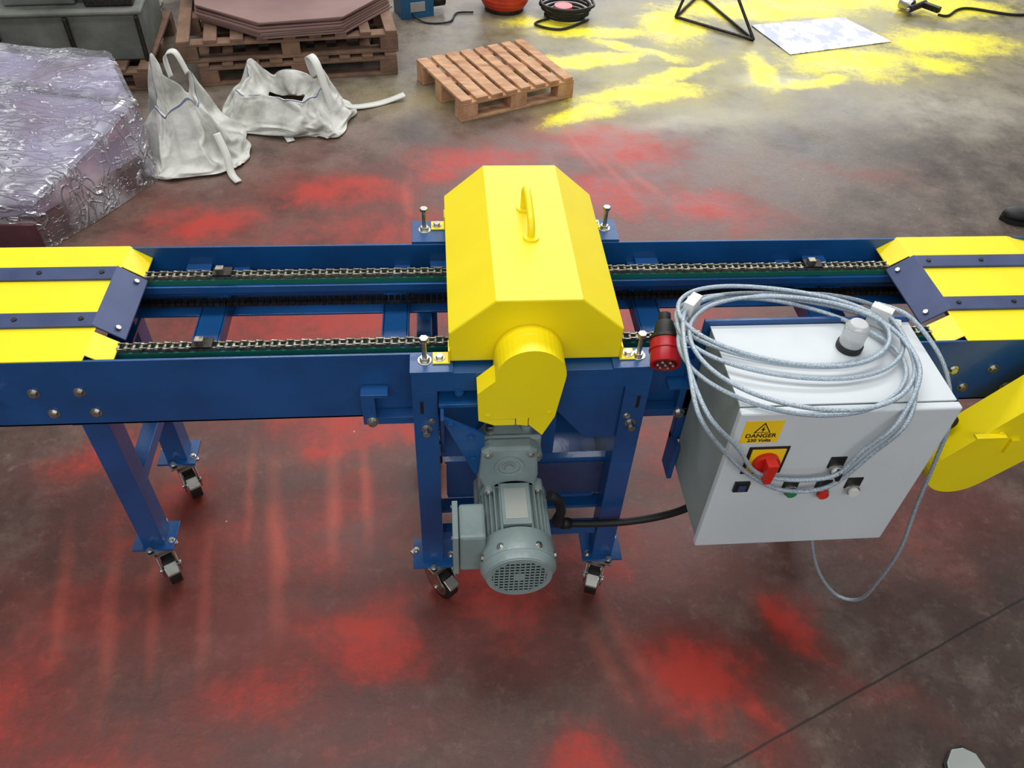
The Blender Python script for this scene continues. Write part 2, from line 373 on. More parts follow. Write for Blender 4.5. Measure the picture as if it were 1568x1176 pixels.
for yc in (1.41,1.575): b.prism([(1.50,ZT+.010),(1.8,ZT-.053),(1.8,ZT-.060),(1.50,ZT+.003)],'xz',yc-.023,yc+.023,NAVY)
b.done()
def caster(b,x,y,ang,zt=.155):
    X=T(x,y,0)@RZ(ang)
    b.box(-.05,.05,-.042,.042,zt-.007,zt,STEEL,X)
    b.cyl(X@Vector((0,0,zt-.007)),X@Vector((0,0,zt-.016)),.036,STEEL,n=24); b.cyl(X@Vector((0,0,zt-.016)),X@Vector((0,0,zt-.030)),.036,STEEL,r1=.026,n=24)
    for s in (-1,1):
        b.prism([(-.030,zt-.026),(.040,zt-.026),(.066,.085),(.050,.036),(.018,.036),(-.01,.08)],'xz',s*.024-.002,s*.024+.002,STEEL,X)
    b.box(-.03,.045,-.026,.026,zt-.031,zt-.026,STEEL,X)
    c0=X@Vector((.034,-.016,.05)); c1=X@Vector((.034,.016,.05))
    b.cyl(c0,c1,.05,BLACK,n=32); b.cyl(X@Vector((.034,-.018,.05)),X@Vector((.034,.018,.05)),.034,STEEL,n=24)
    b.cyl(X@Vector((.034,-.030,.05)),X@Vector((.034,.030,.05)),.008,STEEL,n=10)
    b.prism([(.060,.10),(.088,.085),(.090,.080),(.062,.092)],'xz',-.016,.016,STEEL,X)
    for sx in (-1,1):
        for sy in (-1,1): b.bolt(X@Vector((sx*.038,sy*.03,zt+.008)),(0,0,1),.006,.008)
    b.box(-.055,.055,-.047,.047,zt,zt+.008,BLUE,X@RZ(-ang))
b=B("end_support_legs",conv)
for xc,yf in ((-.81,1.345),(1.06,1.375)):
    for i,(y,ang) in enumerate(((yf,-60 if xc<0 else 85),(1.645,-60))):
        b.box(xc-.030,xc+.030,y-.030,y+.030,.163,.74,BLUE); caster(b,xc,y,ang)
    b.box(xc-.02,xc+.02,1.36,1.62,.36,.40,BLUE)
    b.box(xc-.034,xc+.034,1.29,1.68,.685,.694,BLUE)
b.done()
b=B("saw_frame",conv)
X0,X1,Y0,Y1=-.072,.452,1.222,1.778
for x in (X0,X1-.055):
    for y,ang in ((Y0,-50 if x<0 else -110),(Y1-.055,-80)):
        b.box(x,x+.055,y,y+.055,.163,ZT-.0555,BLUE); caster(b,x+.0275,y+.03,ang)
for y0,y1 in ((Y0,YF-.0005),(YB+.0005,Y1)):
    b.box(X0,X1,y0,y1,ZT-.055,ZT,BLUE)
    b.box(X0-.002,X0+.09,y0-.002,y1,ZT+.0003,ZT+.006,BLUE); b.box(X1-.09,X1+.002,y0-.002,y1,ZT+.0003,ZT+.006,BLUE)
for x in (X0,X1-.04):
    b.box(x,x+.04,Y0+.056,Y1-.056,.60,.64,BLUE); b.box(x,x+.04,Y0+.056,Y1-.056,.25,.29,BLUE)
b.box(X0+.056,X1-.056,Y1-.045,Y1-.005,.40,.44,BLUE)
b.box(X0+.056,X1-.056,Y0+.01,Y0+.04,.255,.285,BLUE)
for x in (X0+.016,X1-.024): b.box(x,x+.008,Y0-.0006,Y0+.001,.765,.805,BLACK)
for x in (X0+.03,X1-.03):
    for y in (Y0+.035,Y1-.04):
        b.cyl((x,y,ZT),(x,y,ZT+.062),.0055,STEEL,n=12); b.bolt((x,y,ZT+.062),(0,0,1),.010,.009,STEEL,False)
        b.bolt((x,y,ZT+.006),(0,0,1),.011,.010)
for s,xa in ((-1,X0),(1,X1)):
    xb=xa+s*.115
    b.box(min(xa,xb),max(xa,xb),YF-.03,YF-.001,.70,.722,BLUE)
    b.box(min(xb-s*.03,xb),max(xb-s*.03,xb),YF-.03,YF-.001,.723,.79,BLUE)
    b.box(min(xb-s*.06,xb),max(xb-s*.06,xb),YF-.034,YF-.001,.791,.80,BLUE)
    b.bolt((xb-s*.02,YF-.03,.71),(0,-1,0),.01,.01)
    b.bolt((xa-s*.028,Y0,.715),(0,-1,0),.009,.02); b.bolt((xa-s*.04,Y0,.74),(0,-1,0),.006,.004)
b.prism([(.23,.86),(.44,.86),(.43,.70),(.395,.655),(.325,.655),(.245,.76)],'xz',1.232,1.238,BLUE)
b.prism([(.22,.86),(.33,.66),(.33,.65),(.20,.84)],'xz',1.239,1.45,BLUE)
b.box(-.015,.26,1.266,1.274,.56,.86,BLUE)
b.box(-.015,.09,1.205,1.262,.80,.810,BLUE)
b.prism([(1.262,.799),(1.17,.799),(1.262,.58)],'yz',-.012,-.004,BLUE)
b.prism([(-.012,.799),(.085,.735),(.085,.60),(.062,.60)],'xz',1.180,1.188,BLUE)
for x,z in ((.010,.775),(.055,.73),(.06,.66),(.03,.83),(.08,.82)): b.bolt((x,1.180 if z<.8 else 1.222,z),(0,-1,0),.007,.006,BLUE)
b.box(0,.42,1.29,1.62,.36,.366,BLUE)
for q in ((-.002,.004,1.2925,1.6175),(.416,.422,1.2925,1.6175),(0,.42,1.286,1.292),(0,.42,1.618,1.624)): b.box(*q,.3665,.5245,BLUE)
b.box(-.006,.428,1.272,1.292,.525,.532,BLUE); b.box(-.006,.428,1.616,1.636,.525,.532,BLUE)
b.box(.20,.40,1.280,1.285,.375,.50,NAVY); b.box(.22,.38,1.272,1.28,.37,.378,BLUE)
b.box(-.06,.44,1.26,1.30,.335,.345,BLUE)
b.cyl((.178,1.253,.925),(.178,1.72,.925),.02,DSTEEL); b.cyl((.178,1.46,.925),(.178,1.47,.925),.11,STEEL,n=40)
b.done()
# ================================================================ HOOD
hood=empty("yellow_saw_hood")
b=B("hood_shell",hood,bevel=.004)
HX=[(.010,.897),(.010,.978),(.106,1.063),(.283,1.063),(.378,.980),(.380,.897)]
b.prism(HX,'xz',1.250,1.768,YEL); b.done()
b=B("hood_fixing_tabs",hood)
for x0,x1 in ((-.025,.012),(.378,.412)):
    for y in (1.243,1.735):
        b.box(x0,x1,y,y+.035,.8965,.900,YEL); b.box(x0 if x0>.3 else x1-.004,x0+.004 if x0>.3 else x1,y,y+.035,.90,.935,YEL)
        b.bolt(((x0+x1)/2+(-.004 if x0<0 else .004),y+.017,.900),(0,0,1),.0085,.008)
b.done()
b=B("hood_handle",hood,bevel=.001)
hp=smooth_path([(.196,1.462,1.060),(.196,1.466,1.083),(.195,1.482,1.100),(.193,1.53,1.118),(.191,1.562,1.122),(.190,1.574,1.105),(.190,1.576,1.060)],6)
b.tube(hp,.0085,YEL,12); b.cyl((.196,1.462,1.062),(.196,1.462,1.068),.018,YEL); b.cyl((.190,1.576,1.062),(.190,1.576,1.068),.018,YEL)
b.done()
# ================================================================ BELT GUARD
g=B("yellow_belt_guard",None,bevel=.003)
arc=[(.178+.073*math.cos(math.radians(t)),.925+.073*math.sin(math.radians(t))) for t in range(-10,181,10)]
g.prism(arc+[(.104,.915),(.067,.878),(.070,.795),(.236,.800)],'xz',1.170,1.220,YEL)
g.prism(arc+[(.104,.915),(.104,.89),(.251,.89)],'xz',1.2203,1.2495,YEL)
g.prism([(.070,.792),(.105,.775),(.150,.775),(.150,.792)],'xz',1.172,1.215,YEL)
g.prism([(.152,.797),(.152,.778),(.178,.773),(.178,.797)],'xz',1.170,1.215,YEL)
g.prism([(.180,.797),(.180,.775),(.212,.738),(.236,.797)],'xz',1.172,1.218,YEL)
for x,z in ((.09,.81),(.222,.815)): g.bolt((x,1.17,z),(0,-1,0),.005,.003,YEL)
g.done()
# ================================================================ MOTOR
mo=empty("geared_electric_motor")
mx,mz=.155,.502
b=B("motor_body",mo,bevel=.001)
b.cyl((mx,1.03,mz),(mx,1.175,mz),.068,GREY,n=40)
for k in range(36):
    a=2*math.pi*(k+.5)/36
    if 70<math.degrees(a)<110: continue
    X=T(mx,0,mz)@Matrix.Rotation(-a,4,'Y')
    b.box(.060,.083,1.035,1.168,-.0018,.0018,GREY,X)
b.box(mx-.033,mx+.033,1.045,1.16,mz+.055,mz+.082,GREY)
b.box(mx-.026,mx+.026,1.06,1.145,mz+.082,mz+.0835,PLATE)
b.cyl((mx,1.165,mz),(mx,1.180,mz),.084,GREY,n=40); b.cyl((mx,1.180,mz),(mx,1.198,mz),.070,GREY,r1=.06,n=40)
for a in (45,135,225,315):
    c,s_=math.cos(math.radians(a)),math.sin(math.radians(a))
    b.cyl((mx+c*.082,1.150,mz+s_*.082),(mx+c*.082,1.182,mz+s_*.082),.012,GREY,n=14); b.bolt((mx+c*.082,1.15,mz+s_*.082),(0,-1,0),.007,.006)
b.done()
b=B("fan_cowl",mo,bevel=.0015)
b.cyl((mx,1.035,mz),(mx,.978,mz),.0865,GREY,n=48,capm=BLACK); b.cyl((mx,.978,mz),(mx,.960,mz),.0865,GREY,r1=.074,n=48,capm=BLACK)
b.ring((mx,.9595,mz),(0,-1,0),.062,.0745,.003,GREY,40)
for k in range(-5,6):
    o=k*.0115; h=math.sqrt(max(.064**2-o*o,0))
    b.box(mx+o-.0017,mx+o+.0017,.9555,.9595,mz-h,mz+h,GREY); b.box(mx-h,mx+h,.9565,.9590,mz+o-.0019,mz+o+.0019,GREY)
b.cyl((mx,.9605,mz),(mx,.9558,mz),.014,GREY,n=20)
for a in (20,60,120,160,250,290):
    c,s_=math.cos(math.radians(a)),math.sin(math.radians(a)); b.bolt((mx+c*.0865,.992,mz+s_*.0865),(c,0,s_),.006,.005)
b.done()
b=B("terminal_box",mo,bevel=.008)
b.box(.022,.082,1.010,1.105,.452,.588,GREY); b.done()
b=B("terminal_box_lid",mo,bevel=.005)
b.box(.008,.021,1.006,1.109,.447,.593,GREY)
for y in (1.015,1.10):
    for z in (.458,.582): b.bolt((.008,y,z),(-1,0,0),.005,.003,STEEL,False)
b.cyl((.05,1.06,.452),(.05,1.06,.43),.012,BLACK,n=12)
b.done()
b=B("gearbox",mo,bevel=.007)
b.prism([(.072,.44),(.092,.41),(.195,.41),(.212,.44),(.212,.665),(.195,.695),(.092,.695),(.072,.665)],'xz',1.195,1.262,GREY)
b.prism([(.085,.56),(.205,.56),(.212,.60),(.205,.690),(.188,.703),(.095,.703),(.078,.69),(.072,.60)],'xz',1.165,1.20,GREY)
b.box(.065,.218,1.20,1.215,.62,.70,GREY)
b.done()
b=B("gearbox_fittings",mo)
for x in (.078,.208):
    for z in (.46,.64): b.cyl((x,1.19,z),(x,1.262,z),.014,GREY,n=16); b.bolt((x,1.19,z),(0,-1,0),.009,.008)
for x in (.093,.19): b.cyl((x,1.160,.685),(x,1.20,.685),.010,GREY,n=14); b.bolt((x,1.160,.685),(0,-1,0),.006,.005)
b.ring((.142,1.166,.640),(0,-1,0),.026,.034,.004,GREY,32)
b.bolt((.142,1.165,.640),(0,-1,0),.011,.007,GREY); b.cyl((.10,1.23,.695),(.10,1.23,.712),.010,STEEL,n=6)
b.cyl((.185,1.23,.695),(.185,1.23,.715),.013,GREY,n=16)
b.done()
b=B("flexible_black_conduit",None,bevel=0)
cp=smooth_path([(.238,1.13,.57),(.258,1.13,.55),(.272,1.14,.49),(.268,1.16,.42),(.295,1.185,.375),(.36,1.19,.362),(.45,1.19,.362),(.54,1.18,.395),(.60,1.16,.46),(.62,1.15,.533)],14)
b.tube(cp,.0098,BLACK,14)
for i in range(0,int(len(cp)*.42),2):
    t=(cp[i+1]-cp[i]).normalized(); b.cyl(cp[i]-t*.0018,cp[i]+t*.0018,.0125,BLACK,n=12)
i=int(len(cp)*.45); t=(cp[i+1]-cp[i]).normalized(); b.cyl(cp[i]-t*.012,cp[i]+t*.012,.015,BLACK,n=14)
b.done()
# ================================================================ CONTROL CABINET
cab=empty("electrical_control_cabinet")
cx0,cx1,cy0,cy1,cz0,cz1=.560,1.004,.998,1.250,.534,.982
b=B("enclosure",cab,bevel=.004)
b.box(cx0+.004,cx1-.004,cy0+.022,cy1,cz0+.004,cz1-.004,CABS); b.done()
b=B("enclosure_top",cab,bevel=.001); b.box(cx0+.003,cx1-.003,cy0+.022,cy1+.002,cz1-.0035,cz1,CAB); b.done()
b=B("door",cab,bevel=.004); b.box(cx0,cx1,cy0,cy0+.019,cz0,cz1,CAB); b.done()
b=B("door_gasket",cab,bevel=0); b.box(cx0+.008,cx1-.008,cy0+.018,cy0+.023,cz0+.008,cz1-.008,BLACK); b.done()
b=B("mounting_bracket",cab)
b.box(cx0-.01,cx1+.0,cy1+.003,cy1+.012,.62,cz1+.012,BLUE)
b.box(cx0-.012,cx0+.03,cy1+.013,YF-.002,.60,.86,BLUE); b.box(cx1-.04,cx1,cy1+.013,YF-.002,.60,.86,BLUE)
b.box(cx0-.012,cx0+.0,cy1-.03,cy1+.03,.50,.62,BLUE)
b.done()
b=B("door_controls",cab,bevel=.001)
y=cy0
b.box(.575,.652,y-.001,y,.898,.962,LABELY)
tri=lambda cx,cz,r:[(cx+r*math.cos(math.radians(a)),cz+r*math.sin(math.radians(a))) for a in (90,210,330)]
b.prism(tri(.6135,.938,.020),'xz',y-.0016,y-.001,BLACK); b.prism(tri(.6135,.938,.0155),'xz',y-.0020,y-.0016,LABELY)
b.prism([(.615,.950),(.609,.937),(.613,.9375),(.611,.928),(.618,.9405),(.614,.940)],'xz',y-.0024,y-.002,BLACK)
b.box(.608,.678,y-.004,y,.806,.878,LABELY); b.box(.601,.685,y-.002,y,.800,.884,BLACK)
b.cyl((.643,y-.004,.842),(.643,y-.016,.842),.027,REDK,n=28)
b.prism([(.636,.812),(.650,.812),(.654,.868),(.632,.868)],'xz',y-.040,y-.016,REDK)
def push(x,z,ring,cap):
    b.box(x-.017,x+.017,y-.002,y,z-.002,z+.032,BLACK)
    b.cyl((x,y,z),(x,y-.012,z),.0145,STEEL,n=24); b.cyl((x,y-.012,z),(x,y-.019,z),.0115,cap,n=24)
b.box(.598,.630,y-.006,y,.743,.773,BLACK); b.box(.606,.622,y-.009,y-.006,.750,.765,NAVY)
push(.722,.745,STEEL,GBTN); push(.795,.735,STEEL,REDK); push(.861,.740,STEEL,WHITEP); push(.800,.812,STEEL,WHITEP)
b.box(.795,.803,y-.03,y-.018,.800,.826,BLACK)
b.done()
def text(body,x,z,size):
    c=bpy.data.curves.new("label_text","FONT"); c.body=body; c.size=size; c.extrude=.0002; c.align_x='CENTER'; c.offset=.0003
    o=bpy.data.objects.new("label_text",c); coll.objects.link(o); c.materials.append(BLACK)
    o.location=(x,cy0-.0014,z); o.rotation_euler=(math.radians(90),0,0); o.parent=cab
text("DANGER",.6135,.9145,.0155); text("230 Volts",.6135,.9015,.0125)
b=B("signal_lamp",cab)
b.cyl((.838,1.175,cz1),(.838,1.175,cz1+.014),.027,BLACK,n=28); b.cyl((.838,1.175,cz1+.014),(.838,1.175,cz1+.058),.0245,LAMP,n=32); b.cyl((.838,1.175,cz1+.058),(.838,1.175,cz1+.068),.0245,LAMP,r1=.017,n=32)
b.done()
# ================================================================ COILED CABLE
co=empty("coiled_power_cable")
def loopc(name,pts,closed=True,r=.0047):
    b=B(name,co,bevel=0); b.tube(smooth_path(pts,10,closed),r,CABLE,10); b.done()
zc=cz1
loops=[(.705,.222,1.340,1.125,.010,.02),(.712,.232,1.332,1.070,.020,-.02),(.698,.226,1.322,.985,.012,.0),(.700,.214,1.346,1.10,.030,.05),(.716,.222,1.315,.975,.030,-.03)]
for i,(cx,rx,yt,yb,dz,tilt) in enumerate(loops):
    pts=[]; cy=(yt+yb)/2; ry=(yt-yb)/2; ph=random.uniform(0,6)
    for k in range(16):
        t=2*math.pi*k/16; x=cx+rx*math.cos(t)+.005*math.sin(2*t+ph)
        y=cy+ry*math.sin(t)-(.10+tilt)*(x-.70)+.004*math.sin(3*t+ph)
        z=zc+dz+.004*math.sin(2*t+ph)
        pts.append((x,y,z))
    loopc("loop_%d"%(i+1),pts)
for i,o in enumerate((0,.018)):
    loopc("hanging_loop_%d"%(i+1),[(.49,1.22,1.0+o),(.475,1.10,1.012),(.474+o,.99,.99),(.545+o,.978,.892+o),(.62,.975,.815+o),(.70,.972,.770+2*o),(.79,.972,.780+2*o),(.845-o,.975,.876+o),(.885-o,.978,.965),(.917,1.045,1.008+o),(.945,1.157,1.012),(.925,1.25,1.02),(.85,1.31,1.01),(.73,1.335,1.0),(.60,1.32,1.01),(.52,1.28,1.01)])
loopc("cable_tail",[(.925,1.27,1.02),(.98,1.22,1.02),(1.03,1.13,.97),(1.06,1.07,.87),(1.068,1.05,.76),(1.085,1.04,.60),(1.108,1.03,.43),(1.13,1.05,.25),(1.145,1.08,.10),(1.10,1.11,.07),(1.02,1.12,.17),(.95,1.12,.32),(.92,1.13,.45),(.92,1.14,.534)],False)
loopc("plug_lead",[(.50,1.28,.99),(.488,1.26,.97),(.480,1.27,.96),(.475,1.30,.975)],False,.006)
b=B("white_tape",co,bevel=.001)
for (x,y,a,z0) in ((.525,1.285,50,.985),(.925,1.245,-40,.985)):
    X=T(x,y,z0)@RZ(a); b.box(-.022,.022,-.011,.011,-.002,.045,WHITEP,X); b.box(.02,.048,-.008,.012,.010,.014,WHITEP,X@RZ(20))
b.done()
b=B("red_industrial_plug",None,bevel=.0015)
f=Vector((.460,1.185,.935)); d=Vector((.10,.80,.34)).normalized()
b.ring(f,d,.026,.032,.055,RED,32); b.cyl(f+d*.012,f+d*.014,.026,REDK,n=28)
b.cyl(f+d*.055,f+d*.062,.034,DSTEEL,n=28); b.cyl(f+d*.030,f+d*.036,.0345,RED,n=28)
b.cyl(f+d*.062,f+d*.10,.027,BLACK,r1=.018,n=24); b.cyl(f+d*.10,f+d*.12,.013,BLACK,n=16)
uu=d.cross(Vector((0,0,1))).normalized(); ww=d.cross(uu)
for k in range(6):
    a=2*math.pi*k/6; q=f+(uu*math.cos(a)+ww*math.sin(a))*.016; b.cyl(q-d*.004,q+d*.014,.0036,STEEL,n=10)
b.cyl(f-d*.004,f+d*.014,.0036,STEEL,n=10)
b.done()
# ================================================================ RIGHT DRIVE GUARD
g=B("yellow_drive_guard",None,bevel=.003)
A=Vector((1.262,.583)); E=Vector((1.52,.90)); ra,re=.088,.10; dr=(E-A).normalized(); th=math.degrees(math.atan2(dr.y,dr.x))
P=[(A.x+ra*math.cos(math.radians(th+90+t)),A.y+ra*math.sin(math.radians(th+90+t))) for t in range(0,181,10)]
P+=[(E.x+re*math.cos(math.radians(th-90+t)),E.y+re*math.sin(math.radians(th-90+t))) for t in range(0,181,10)]
g.prism(P,'xz',1.15,1.235,YEL)
g.box(1.225,1.30,1.135,1.15,.715,.72,YEL); g.box(1.325,1.345,1.142,1.15,.655,.70,YEL)
g.bolt((1.29,1.15,.72),(0,-1,0),.006,.005,YEL)
g.cyl((1.268,1.235,.585),(1.268,YF-.002,.585),.05,DSTEEL,n=28); g.cyl((1.19,1.20,.70),(1.19,YF-.002,.70),.028,DSTEEL,n=20)
g.box(1.14,1.24,1.26,YF-.002,.66,.72,BLUE)
g.done()

# ================================================================ BACKGROUND
def pallet(name,cx,cy,ang,L,W,ns,z0=0,mat_=None,lo=.0):
    mat_=mat_ or WOOD
    b=B(name,None,bevel=.003); X=T(cx,cy,z0)@RZ(ang)
    for i in range(ns):
        x=-L/2+(L-.068)*i/(ns-1); w=.064+random.uniform(-.008,.008)
        b.box(x,x+w,-W/2,W/2,.102,.120,mat_,X)
    for y in (-W/2,-.04,W/2-.08):
        b.box(-L/2,L/2,y,y+.08,.086,.102,mat_,X); b.box(-L/2,L/2,y,y+.08,0,.016,mat_,X)
        for x in (-L/2,-.05,L/2-.10): b.box(x,x+.10,y,y+.08,.016,.086,mat_,X)
    return b.done()
pallet("wooden_pallet",.322,4.41,25,.70,.56,8)
pallet("stacked_wooden_pallet",-.82,4.90,9,1.08,.82,9,0,WOOD2)
pallet("stacked_wooden_pallet",-.86,4.92,9,1.18,.82,9,.1205,WOOD2)
pallet("stacked_wooden_pallet",-1.98,4.74,4,.85,.8,7,0,WOOD2)
b=B("stack_of_octagonal_boards",None,bevel=.002)
for k in range(7):
    X=T(-.83+random.uniform(-.012,.012),5.03+random.uniform(-.012,.012),.241+k*.014)@RZ(22.5+12+random.uniform(-2,2))
    b.prism([(.58*math.cos(math.radians(a)),.58*math.sin(math.radians(a))) for a in range(0,360,45)],'xy',0,.011,CARD,X)
b.done()
# --- bulk bags: woven cloth relaxed with a real cloth simulation, then frozen to plain meshes
sim=[]
def sack(name,cx,cy,ang,ax,ay,h,peaks,lean=(0,0),top=.45,straps=(),grow=-.16,seed=1,low=.62):
    X=T(cx,cy,0)@RZ(ang); n=96; rows=40; bm=bmesh.new(); R=[]; pins=[]
    for j in range(rows+1):
        t=j/rows; ring=[]
        if t<.74: u=t/.74; s=1.05-(1.05-top)*u**1.1; zf=u
        else: u=(t-.74)/.26; s=top*(1-.45*u); zf=1-.55*u
        for i in range(n):
            a=2*math.pi*i/n; c,s_=math.cos(a),math.sin(a); e=.55
            w=max([math.exp(-((math.atan2(math.sin(a-pa),math.cos(a-pa)))/pw)**2)*ph for pa,pw,ph in peaks])
            z=h*(low+(1-low)*w)*zf+.012
            p=X@Vector((ax*s*math.copysign(abs(c)**e,c)+lean[0]*z,ay*s*math.copysign(abs(s_)**e,s_)+lean[1]*z,z))
            p+=noise.noise_vector(p*9+Vector((seed*3,0,0)))*.012; p.z=max(p.z,.012)
            v=bm.verts.new(p); ring.append(v)
            if (j==int(rows*.74) and any(abs(math.atan2(math.sin(a-pa),math.cos(a-pa)))<.16 for pa,pw,ph in peaks)) or (j==0 and i%12==0): pins.append((j*n+i))
        R.append(ring)
    seamj=int(rows*.74)
    for j in range(rows):
        for i in range(n):
            k=(i+1)%n; f=bm.faces.new([R[j][i],R[j][k],R[j+1][k],R[j+1][i]]); f.smooth=True
            f.material_index=1 if (j==seamj-1) else 0
    me=bpy.data.meshes.new(name); bm.to_mesh(me); bm.free(); me.materials.append(FABRIC); me.materials.append(SEAM)
    o=bpy.data.objects.new(name,me); coll.objects.link(o)
    vg=o.vertex_groups.new(name="pin"); vg.add(pins,1.0,'REPLACE')
    c=o.modifiers.new("cloth","CLOTH"); st=c.settings; st.quality=7; st.mass=.2; st.tension_stiffness=30; st.compression_stiffness=30; st.shear_stiffness=15; st.bending_stiffness=1.2
    st.air_damping=3.0; st.vertex_group_mass="pin"; st.shrink_min=grow
    c.collision_settings.use_collision=True; c.collision_settings.distance_min=.004; c.collision_settings.use_self_collision=True; c.collision_settings.self_distance_min=.004; c.collision_settings.collision_quality=2
    sim.append((o,straps)); return o
sack("bulk_bag",-1.20,3.74,14,.23,.26,.43,[(2.0,.5,1.0),(.6,.45,.6),(-1.2,.5,.35),(3.6,.4,.2),(-.4,.4,.1)],(-.10,.10),.40,
     [([(-1.25,3.82,.33),(-1.26,3.84,.42),(-1.21,3.84,.44),(-1.17,3.82,.35)],.035,(.2,1,.2)),([(-1.04,3.60,.16),(-1.00,3.54,.08),(-.98,3.48,.02),(-.94,3.42,.010)],.035,(1,.4,0)),([(-1.40,3.70,.06),(-1.42,3.62,.03),(-1.34,3.54,.012),(-1.27,3.50,.012)],.035,(.3,.6,.3))],seed=1,low=.5)
sack("bulk_bag",-.80,4.08,-12,.32,.23,.23,[(2.6,.5,1.0),(.5,.5,.9),(-1.6,.5,.3),(1.55,.4,.3),(-.6,.4,.2),(-2.5,.4,.3)],(.0,.05),.64,
     [([(-.58,4.12,.08),(-.47,4.15,.02),(-.36,4.19,.008),(-.27,4.24,.008),(-.18,4.27,.03)],.05,(-.3,1,0)),([(-.64,4.20,.16),(-.66,4.19,.27),(-.61,4.10,.28),(-.55,4.0,.12),(-.53,3.97,.02)],.04,(.8,.6,.2)),([(-.80,3.93,.12),(-.77,3.86,.03),(-.74,3.80,.008)],.04,(1,.2,0))],seed=2,low=.62)
sack("bulk_bag",-2.05,5.42,0,.30,.14,.5,[(1,.8,1),(4,.7,.8)],(0,0),.7,seed=4)
cm=fl.modifiers.new("collision","COLLISION")
fl.collision.thickness_outer=.004; fl.collision.cloth_friction=40
try:
    scene.frame_start=1; scene.frame_end=60
    for o,_ in sim:
        o.modifiers["cloth"].point_cache.frame_start=1; o.modifiers["cloth"].point_cache.frame_end=60
    for f in range(1,21): scene.frame_set(f)
    dg=bpy.context.evaluated_depsgraph_get(); new=[]
    for o,_ in sim:
        new.append(bpy.data.meshes.new_from_object(o.evaluated_get(dg),depsgraph=dg))
    for (o,_),m2 in zip(sim,new):
        for v in m2.vertices: v.co.z=max(v.co.z,.003)
        o.modifiers.clear(); o.data=m2
except Exception as ex:
    print("cloth failed",ex)
    for o,_ in sim: o.modifiers.clear()
fl.modifiers.clear(); scene.frame_set(1)
for o,straps in sim:
    o.vertex_groups.clear()
    so=o.modifiers.new("thickness","SOLIDIFY"); so.thickness=.003
    sb_=o.modifiers.new("sub","SUBSURF"); sb_.levels=1; sb_.render_levels=1
    if straps:
        b=B("webbing_loops",o,bevel=0)
        for pts,w_,ax_ in straps: b.strip(smooth_path(pts,8),w_,STRAPB,Vector(ax_),.004)
        b.done()
def block(name,foot,h,seed,m,n=22,amp=.02,z0=0,wav=.01,off=0,parent=None):
    b=B(name,parent,bevel=0)
    a,b2,c,d=[Vector((q[0],q[1],0)) for q in foot]
    def pos(u,v): return (a*(1-u)+b2*u)*(1-v)+(d*(1-u)+c*u)*v
    def hh(u,v): return h[0]*(1-u)*(1-v)+h[1]*u*(1-v)+h[2]*u*v+h[3]*(1-u)*v
    def cr(p,nrm):
        q=p+Vector((seed*3.3,seed*1.7,0)); r=0
        for sc,am in ((3.2,1.0),(8,.5),(18,.22)): r+=am*(1-2.5*abs(noise.noise(Vector((q.x*sc,q.y*sc*.6,q.z*sc*.6)))))
        return p+nrm*(r*amp+off)
    ctr=(a+b2+c+d)/4
    top=[[None]*(n+1) for _ in range(n+1)]
    for i in range(n+1):
        for j in range(n+1):
            u,v=i/n,j/n; p=pos(u,v); e=min(u,1-u,v,1-v)
            p.z=hh(u,v)-(.008 if e==0 else 0)+wav*math.sin(u*9+v*4)
            o=(p-ctr); o.z=0; nrm=Vector((0,0,1)) if e>0 else (o.normalized()+Vector((0,0,1))).normalized()
            top[i][j]=b.v(cr(p,nrm))
    for i in range(n):
        for j in range(n): b.face([top[i][j],top[i+1][j],top[i+1][j+1],top[i][j+1]],m,True)
    per=[(i,0) for i in range(n)]+[(n,j) for j in range(n)]+[(i,n) for i in range(n,0,-1)]+[(0,j) for j in range(n,0,-1)]
    prev=[top[i][j] for i,j in per]; K=14
    for k in range(1,K+1):
        cur=[]
        for (i,j) in per:
            u,v=i/n,j/n; p=pos(u,v); p.z=z0+(hh(u,v)-z0)*(1-k/K)
            zz=p.z; o=p-ctr; o.z=0; p=cr(p,o.normalized()); p.z=max(zz,z0); cur.append(b.v(p))
        L=len(per)
        for q in range(L): b.face([prev[q],prev[(q+1)%L],cur[(q+1)%L],cur[q]],m,True)
        prev=cur
    return b.done()
e=empty("shrink_wrapped_bundle")
block("wine_sheets",[(-2.7,2.93),(-1.66,2.915),(-1.37,3.45),(-2.6,3.6)],[.14,.13,.15,.14],5,WINE,amp=.003,wav=0,parent=e)
for foot,h,sd,z0 in (([(-2.7,2.95),(-1.63,2.93),(-1.31,3.47),(-2.75,3.80)],[.24,.21,.385,.41],7,.15),([(-2.75,3.80),(-1.325,3.475),(-1.53,3.90),(-2.75,4.02)],[.41,.385,.40,.41],8,.0)):
    block("lilac_load",foot,h,sd,LILAC,n=20,amp=.003,z0=z0,wav=.004,off=-.012,parent=e)
    block("stretch_film",foot,[q+.012 for q in h],sd+3,FILM,n=70,amp=.008,z0=.004,wav=.004,off=.006,parent=e)
b=B("grey_storage_crate",None,bevel=.01)
X=T(-1.94,4.74,.1215)@RZ(6)
b.box(-.34,.36,-.30,.30,0,.24,GCRATE,X); b.box(-.36,.38,-.32,.32,.242,.265,GCRATE,X)
for x in (-.35,.0,.35): b.box(x-.012,x+.012,-.325,-.301,0,.24,DSTEEL,X)
b.box(-.30,.05,-.22,.2,.266,.36,GCRATE,X); b.box(.10,.34,-.26,.1,.266,.33,DSTEEL,X); b.box(-.2,.3,-.24,-.10,.361,.385,GCRATE,X)
b.done()
b=B("grey_storage_crate",None,bevel=.01)
X=T(-2.78,4.85,0)@RZ(-8)
b.box(-.32,.30,-.28,.30,0,.38,GCRATE,X); b.box(-.34,.32,-.30,.32,.381,.41,GCRATE,X)
b.done()
b=B("timber_offcut",None,bevel=.003)
